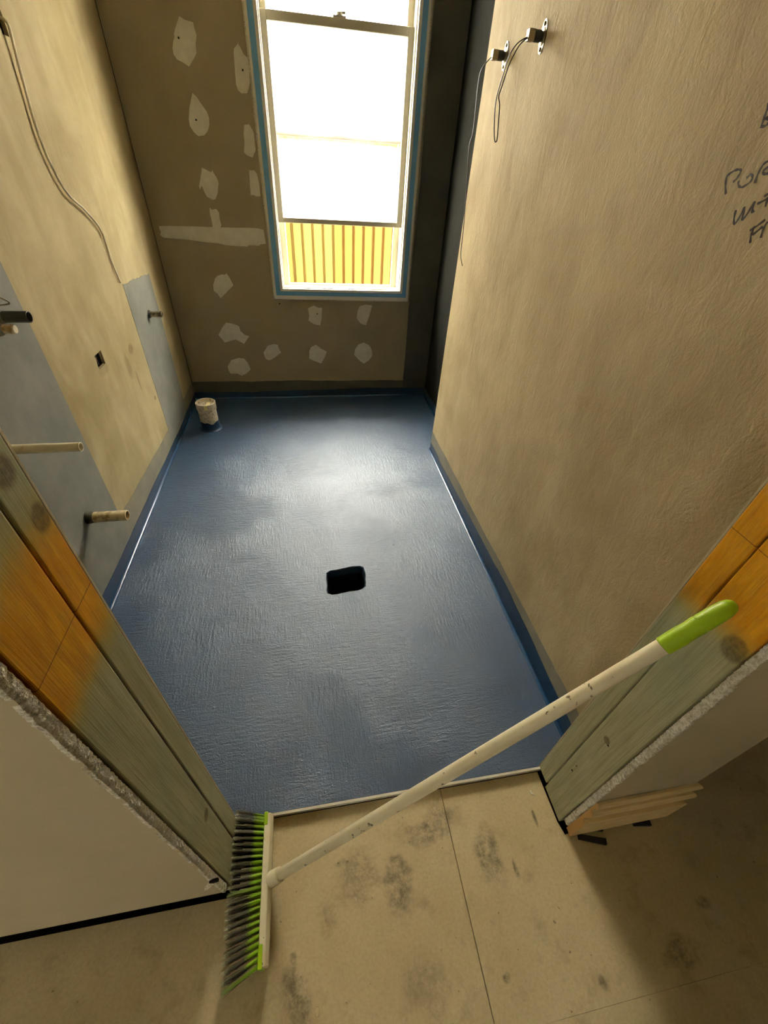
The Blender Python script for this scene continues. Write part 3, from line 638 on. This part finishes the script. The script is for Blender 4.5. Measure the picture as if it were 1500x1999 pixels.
# ------------------------------------------------------------------ plumbing on the left wall
def pipe(name, label, y, z, x1, r, mat, wall=0.003, x0=XL + 0.0005, closed=False, collar=None, tilt=0.0, group=None):
    t = thing(name, label, 'pipe', (x0, y, z), group)
    L = x1 - x0; ax = Vector((1, 0, tilt)).normalized(); m_ = MB()
    if closed: lathe(m_, (x0 - 0.02, y, z - 0.02 * tilt), ax, [(0, r), (L + 0.018, r), (L + 0.020, r * 0.8)], 24)
    else:
        lathe(m_, (x0 - 0.02, y, z - 0.02 * tilt), ax, [(0, r), (L + 0.0195, r), (L + 0.020, r - 0.0006), (L + 0.020, r - wall), (L - 0.05, r - wall)], 28, cap=False)
        lathe(m_, (x0 + L - 0.0705, y, z), ax, [(0, r - wall), (0.0005, r - wall)], 28)
    m_.build('pipe_body', mat, t, True)
    if closed:
        m_ = MB(); lathe(m_, (x1 - 0.0005, y, z), ax, [(0, r * 0.97), (0.0035, r * 0.9)], 24); m_.build('end_plug', M['pvc'], t, True)
    if collar:
        m_ = MB(); lathe(m_, (x0 - 0.0005, y, z), ax, [(0, r * collar[1]), (collar[0] * 0.4, r * (collar[1] * 0.7 + 0.32)), (collar[0], r * 1.04)], 24); m_.build(collar[3], collar[2], t, True)
    return t
pipe('drain_pipe', 'stained beige waste pipe stub, lowest pipe on the left wall', 1.302, 0.353, -0.698, 0.0195, M['pvc_old'], 0.0035, collar=(0.026, 1.25, M['dark_membrane'], 'membrane_collar'))
pipe('waste_pipe', 'long clean cream plastic pipe above the beige stub, beside the left jamb', 1.13, 0.748, -0.645, 0.0130, M['pvc'], 0.0022)
pipe('water_pipe', 'dark grey open-ended pipe at the left edge of the picture', 1.368, 1.026, -0.754, 0.0150, M['pipe_dark'], 0.0022, collar=(0.02, 1.7, M['primer'], 'sealant_collar'))
pipe('capped_pipe', 'short cream capped pipe just below the dark grey pipe', 1.352, 0.998, -0.797, 0.0120, M['pvc_old'], closed=True, collar=(0.014, 1.6, M['primer'], 'sealant_collar'))
pipe('tap_pipe', 'small grey pipe stub in the narrow primed strip near the window', 2.585, 0.714, -0.768, 0.0155, M['pipe_grey'], 0.004, collar=(0.012, 1.35, M['dark_membrane'], 'membrane_collar'))
# loose bracket of wire ties near the dark pipe
t = thing('pipe_clip', 'small silver wire clip above the dark grey pipe', 'clip', (XL + 0.001, 1.385, 1.055))
m_ = MB(); tube(m_, smooth_path([(XL + 0.001, 1.37, 1.072), (XL + 0.02, 1.375, 1.075), (XL + 0.034, 1.385, 1.064), (XL + 0.03, 1.40, 1.052), (XL + 0.012, 1.405, 1.047), (XL + 0.001, 1.405, 1.046)], 5), 0.0022, 7)
m_.build('wire_loop', M['chrome'], t, True)

# recessed outlet opening with copper fittings inside
t = thing('recessed_fitting', 'copper pipe fitting inside the small dark hole in the left wall', 'pipe fitting', (XL - 0.085, 1.853, 0.729))
m_ = MB(); lathe(m_, (XL - 0.089, 1.848, 0.726), (1, 0, 0.0), [(0, 0.017), (0.05, 0.017), (0.05, 0.011), (0.072, 0.011)], 16); m_.build('copper_elbow', M['copper'], t, True)
m_ = MB(); lathe(m_, (XL - 0.03, 1.832, 0.742), (0, 1, -0.3), [(0, 0.006), (0.05, 0.006)], 12); m_.build('copper_pipe', M['copper'], t, True)
m_ = MB(); m_.box(XL - 0.089, XL - 0.022, 1.876, 1.882, 0.702, 0.75); m_.build('bracket', M['chrome'], t)

# white cable hanging out of the upper hole
cpts = [(XL - 0.05, 2.052, 1.672), (XL - 0.01, 2.055, 1.679), (XL + 0.012, 2.053, 1.668), (XL + 0.014, 2.048, 1.645), (XL + 0.010, 2.025, 1.535), (XL + 0.010, 2.002, 1.395), (XL + 0.011, 2.052, 1.272), (XL + 0.011, 2.169, 1.204),
        (XL + 0.009, 2.263, 1.136), (XL + 0.007, 2.283, 1.069), (XL + 0.006, 2.285, 1.011), (XL + 0.008, 2.306, 0.922)]
m_ = MB(); tube(m_, smooth_path(cpts, 8), 0.0042, 8)
tag(m_.build('electrical_cable', M['cable'], None, True), 'thin white cable snaking down the left wall from a hole', 'cable')

# pipe stub standing on the floor in the far corner
PX, PY, PR, PH = -0.664, 2.622, 0.056, 0.182
t = thing('floor_pipe_stub', 'white capped waste pipe stub rising from the blue floor in the corner', 'pipe stub', (PX, PY, 0.0005))
m_ = MB(); lathe(m_, (PX, PY, 0.03), (0, 0, 1), [(0, PR), (PH - 0.075, PR)], 36); m_.build('pipe_body', M['pvc_white'], t, True)
m_ = MB(); zc = PH - 0.046
lathe(m_, (PX, PY, zc), (0, 0, 1), [(0, PR), (0.002, PR + 0.0045), (0.044, PR + 0.005), (0.046, PR + 0.003), (0.046, PR - 0.003), (0.026, PR - 0.006)], 36, cap=False); m_.build('collar', M['pvc_white'], t, True)
m_ = MB(); lathe(m_, (PX, PY, zc + 0.020), (0, 0, 1), [(0, PR - 0.004), (0.006, PR - 0.0055)], 36); m_.build('cap_disc', M['pvc_white'], t, True)
m_ = MB()
rings = []; n = 40
for tz, r, w in ((0.0, PR + 0.016, 0), (0.004, PR + 0.008, 0), (0.012, PR + 0.0035, 0), (0.045, PR + 0.0025, 0), (0.055, PR + 0.0022, 1), (0.0552, PR - 0.001, 1)):
    rings.append([Vector((PX + r * math.cos(2 * PI * k / n), PY + r * math.sin(2 * PI * k / n), tz + (0.006 * math.sin(3.1 * 2 * PI * k / n + 1) + 0.004 * math.sin(14 * PI * k / n) if w else 0))) for k in range(n)])
m_.rings(rings, cap=False); m_.build('membrane_boot', M['upturn'], t, True)['label'] = 'blue membrane painted up the pipe'
m_ = MB(); tp = []
for (r, z) in ((0.028, PH - 0.019), (-0.02, PH - 0.018), (-0.048, PH - 0.012), (-(PR + 0.004), PH + 0.0012), (-(PR + 0.0062), PH - 0.003), (-(PR + 0.0066), PH - 0.030)):
    tp.append((r, z))
v = []; f = []
for r, z in tp:
    c0 = Vector((PX + 0.012 + r * 0.05, PY + r, z)); v += [c0 - Vector((0.0115, 0, 0)), c0 + Vector((0.0115, 0, 0)), c0 + Vector((0.0115, 0.0, 0.0009)), c0 - Vector((0.0115, 0.0, -0.0009))]
for i in range(len(tp) - 1):
    for k in range(4): f.append((i * 4 + k, i * 4 + (k + 1) % 4, i * 4 + 4 + (k + 1) % 4, i * 4 + 4 + k))
f += [(0, 1, 2, 3), (len(v) - 4, len(v) - 1, len(v) - 2, len(v) - 3)]
obj('tape_strip', v, f, M['tape_cream'], t)['label'] = 'cream tape strip folded over the rim'

# tap outlets on the right wall, plugged, with wire hanging from them
def outlet(y, z, label, wire_pts, wire_label):
    t = thing('wall_outlet', label, 'tap outlet', (XR - 0.0005, y, z), 'plugged tap outlets on the right wall')
    m_ = MB(); lathe(m_, (XR - 0.0002, y, z), (-1, 0, 0), [(0, 0.020), (0.003, 0.020), (0.006, 0.014)], 24)
    prism(m_, [(y + 0.034 * math.cos(a) * (0.55 + 0.0), z + 0.036 * math.sin(a)) for a in [2 * PI * k / 20 for k in range(20)]], YZ, XR - 0.0002, XR - 0.0028)
    m_.build('flange', M['chrome'], t, True)
    for s in (-1, 1):
        lathe(MB(), (XR - 0.0026, y, z + s * 0.026), (-1, 0, 0), [(0, 0.0055), (0.003, 0.0048), (0.0045, 0.002)], 10).build('screw', M['chrome'], t, True)
    lathe(MB(), (XR - 0.005, y, z), (-1, 0, 0), [(0, 0.0115), (0.006, 0.0115), (0.006, 0.0135), (0.026, 0.0135)], 16).build('socket', M['black_plastic'], t, True)
    q = 0.0128; bevel(box('plug', XR - 0.051, XR - 0.031, y - q * 0.8, y + q * 0.8, z - q, z + q, M['chrome'], t), 0.0015)
    m_ = MB(); tube(m_, smooth_path(wire_pts, 5), 0.0017, 6); m_.build('wire', M['wire'], t, True)['label'] = wire_label
    return t
lp = [(x, 1.75 + 0.006 * math.sin(k * 0.34), z) for k, (x, z) in enumerate(WIRE_LOOP)]
outlet(1.75, 1.719, 'chrome tap outlet nearer the doorway, with a folded loop of black wire', lp, 'loop of thin black wire')
outlet(2.042, 1.717, 'chrome tap outlet at the wall end, with one long dangling wire', [(x, 2.042, z) for x, z in WIRE_TAIL], 'single dangling black wire')

# ------------------------------------------------------------------ broom leaning across the doorway
HX, HYc, HL = -0.184, 0.226, 0.292
broom = thing('broom', 'cream broom with green and grey bristles leaning across the doorway', 'broom', (HX, HYc, ZH))
# head block lies on its side: bristles point left
y0, y1 = HYc - HL / 2, HYc + HL / 2; zb = ZH + 0.010
def block(y0, y1, prof, name, mat, bev=0.002):
    m_ = MB(); m_.rings([[Vector((HX + a, y0, zb + b)) for a, b in prof], [Vector((HX + a, y1, zb + b)) for a, b in prof]]); return bevel(m_.build(name, mat, broom), bev)
PROF = [(-0.009, 0), (0.007, 0.002), (0.012, 0.014), (0.012, 0.032), (0.006, 0.046), (-0.009, 0.048)]
block(y0 + 0.003, y1 - 0.003, PROF, 'head_block', M['broom'])
CAP = [(-0.0098, -0.001), (0.0, -0.0005), (0.0, 0.0482), (-0.0098, 0.0492)]
block(y1 - 0.030, y1, CAP, 'end_cap', M['green'], 0.0015); block(y0, y0 + 0.040, CAP, 'end_cap', M['green'], 0.0015)
# socket and handle
hb = Vector((HX + 0.006, HYc + 0.004, zb + 0.026)); tip = Vector((0.599, 0.286, 0.938)); ax = (tip - hb).normalized()
m_ = MB(); lathe(m_, hb - ax * 0.006, ax, [(0, 0.0190), (0.02, 0.0175), (0.052, 0.0162), (0.054, 0.0152), (0.054, 0.0118)], 24); m_.build('handle_socket', M['broom'], broom, True)
Lh = (tip - hb).length
m_ = MB(); lathe(m_, hb + ax * 0.05, ax, [(0, 0.0112), (0.006, 0.0118), (0.008, 0.0125), (Lh - 0.17, 0.0125)], 24); m_.build('handle', M['broom'], broom, True)
prof = [(0, 0.0130), (0.001, 0.0142), (0.03, 0.0146), (0.045, 0.0138), (0.062, 0.0143), (0.0625, 0.0136), (0.0645, 0.0136), (0.065, 0.0142), (0.09, 0.0136), (0.105, 0.0126), (0.113, 0.0100), (0.1175, 0.0055), (0.119, 0.001)]
grip = lathe(MB(), hb + ax * (Lh - 0.121), ax, prof, 24).build('rubber_grip', M['green'], broom, True); grip['label'] = 'lime green rubber grip'
# bristle tufts: four meshes shared by all copies
def tuft_mesh(seed, mat, spread=1.0, n=26):
    rnd = random.Random(seed); v = []; f = []
    for k in range(n):
        a = rnd.uniform(0, 2 * PI); r = math.sqrt(rnd.random()); L = rnd.uniform(0.074, 0.086)
        ry, rz = r * math.cos(a), r * math.sin(a)
        by, bz = rnd.uniform(-0.0012, 0.0012) * spread, rnd.uniform(-0.002, 0.002) * spread
        stray = rnd.random() < 0.06
        if stray: by += rnd.uniform(-0.012, 0.012); bz += rnd.uniform(-0.004, 0.006)
        w = 0.00042; base = len(v)
        for j, (t, cr_) in enumerate(((0, 0.0020), (0.35, 0.0026), (0.75, 0.0030), (1.0, 0.0035))):
            c = Vector((-L * t, ry * cr_ + by * t * t, rz * cr_ + bz * t * t)); ww = w * (1.25 if t < 0.7 else 0.9)
            for q in range(3): v.append(c + Vector((0, ww * math.cos(2 * PI * q / 3), ww * math.sin(2 * PI * q / 3))))
        for j in range(3):
            for q in range(3): f.append((base + j * 3 + q, base + j * 3 + (q + 1) % 3, base + j * 3 + 3 + (q + 1) % 3, base + j * 3 + 3 + q))
    me = bpy.data.meshes.new('bristle_tuft'); me.from_pydata([tuple(p) for p in v], [], f); me.materials.append(mat); me.update(); return me
TM = [tuft_mesh(s, M['bristle']) for s in range(4)]; TG = tuft_mesh(9, M['bristle_green'], 1.6)
NTF = 24
for row in range(4):
    for i in range(NTF):
        s = i / (NTF - 1); y = y1 - 0.008 - s * (HL - 0.016)
        o = bpy.data.objects.new('bristle_tuft', TG if i in (12, NTF - 1) and row >= 2 else TM[(i * 3 + row) % 4]); C.objects.link(o); o.parent = broom
        o.location = Vector((HX - 0.0085, y, zb + 0.006 + row * 0.012)) - broom.location
        o.rotation_euler = (random.uniform(-0.5, 0.5), (-0.13, -0.05, 0.02, 0.07)[row] * -1 - 0.02, (s - 0.42) * 0.62 + random.uniform(-0.03, 0.03))
        o.scale = (1.0 + random.uniform(-0.03, 0.02), 1, 1)

# ------------------------------------------------------------------ small things on the hall floor
def wedge(x, y, L, w, h, rot, label):
    t = MB(); c, s = math.cos(rot), math.sin(rot)
    def P(a, b, z): return (x + a * c - b * s, y + a * s + b * c, ZH + z)
    t.add([P(0, -w / 2, 0.0003), P(L, -w / 2, 0.0003), P(L, w / 2, 0.0003), P(0, w / 2, 0.0003), P(0, -w / 2, 0.003), P(L, -w / 2, h), P(L, w / 2, h), P(0, w / 2, 0.003)],
          [(0, 3, 2, 1), (4, 5, 6, 7), (0, 1, 5, 4), (1, 2, 6, 5), (2, 3, 7, 6), (3, 0, 4, 7)])
    return tag(t.build('packing_wedge', M['black_plastic']), label, 'wedge', 'packing wedges under the skirting')
wedge(0.662, 0.198, 0.075, 0.014, 0.011, -0.32, 'black packing wedge under the doorway end of the skirting')
wedge(0.690, 0.214, 0.05, 0.012, 0.011, -0.22, 'short black packing wedge tucked behind the longer wedge')
wedge(0.838, 0.206, 0.05, 0.022, 0.011, -0.15, 'black packing wedge under the outer end of the skirting')
def chip(name, x, y, pts, h, mat, label):
    m_ = MB(); prism(m_, [(x + a, y + b) for a, b in pts], XY, ZH + 0.0002, ZH + h)
    return tag(bevel(m_.build(name, mat), h * 0.3), label, 'debris')
chip('plaster_chip', 0.578, 0.316, [(-0.006, 0.006), (0.0, 0.008), (0.005, -0.002), (0.007, -0.008), (0.001, -0.006), (-0.004, -0.002)], 0.004, M['gypsum'], 'small white plaster chip beside the right jamb')
chip('putty_blob', -0.07, 0.0, [(-0.006, 0.004), (-0.002, 0.009), (0.004, 0.008), (0.006, 0.0), (0.002, -0.007), (-0.004, -0.006)], 0.005, M['particle'], 'tan putty blob on the floor below the broom head')
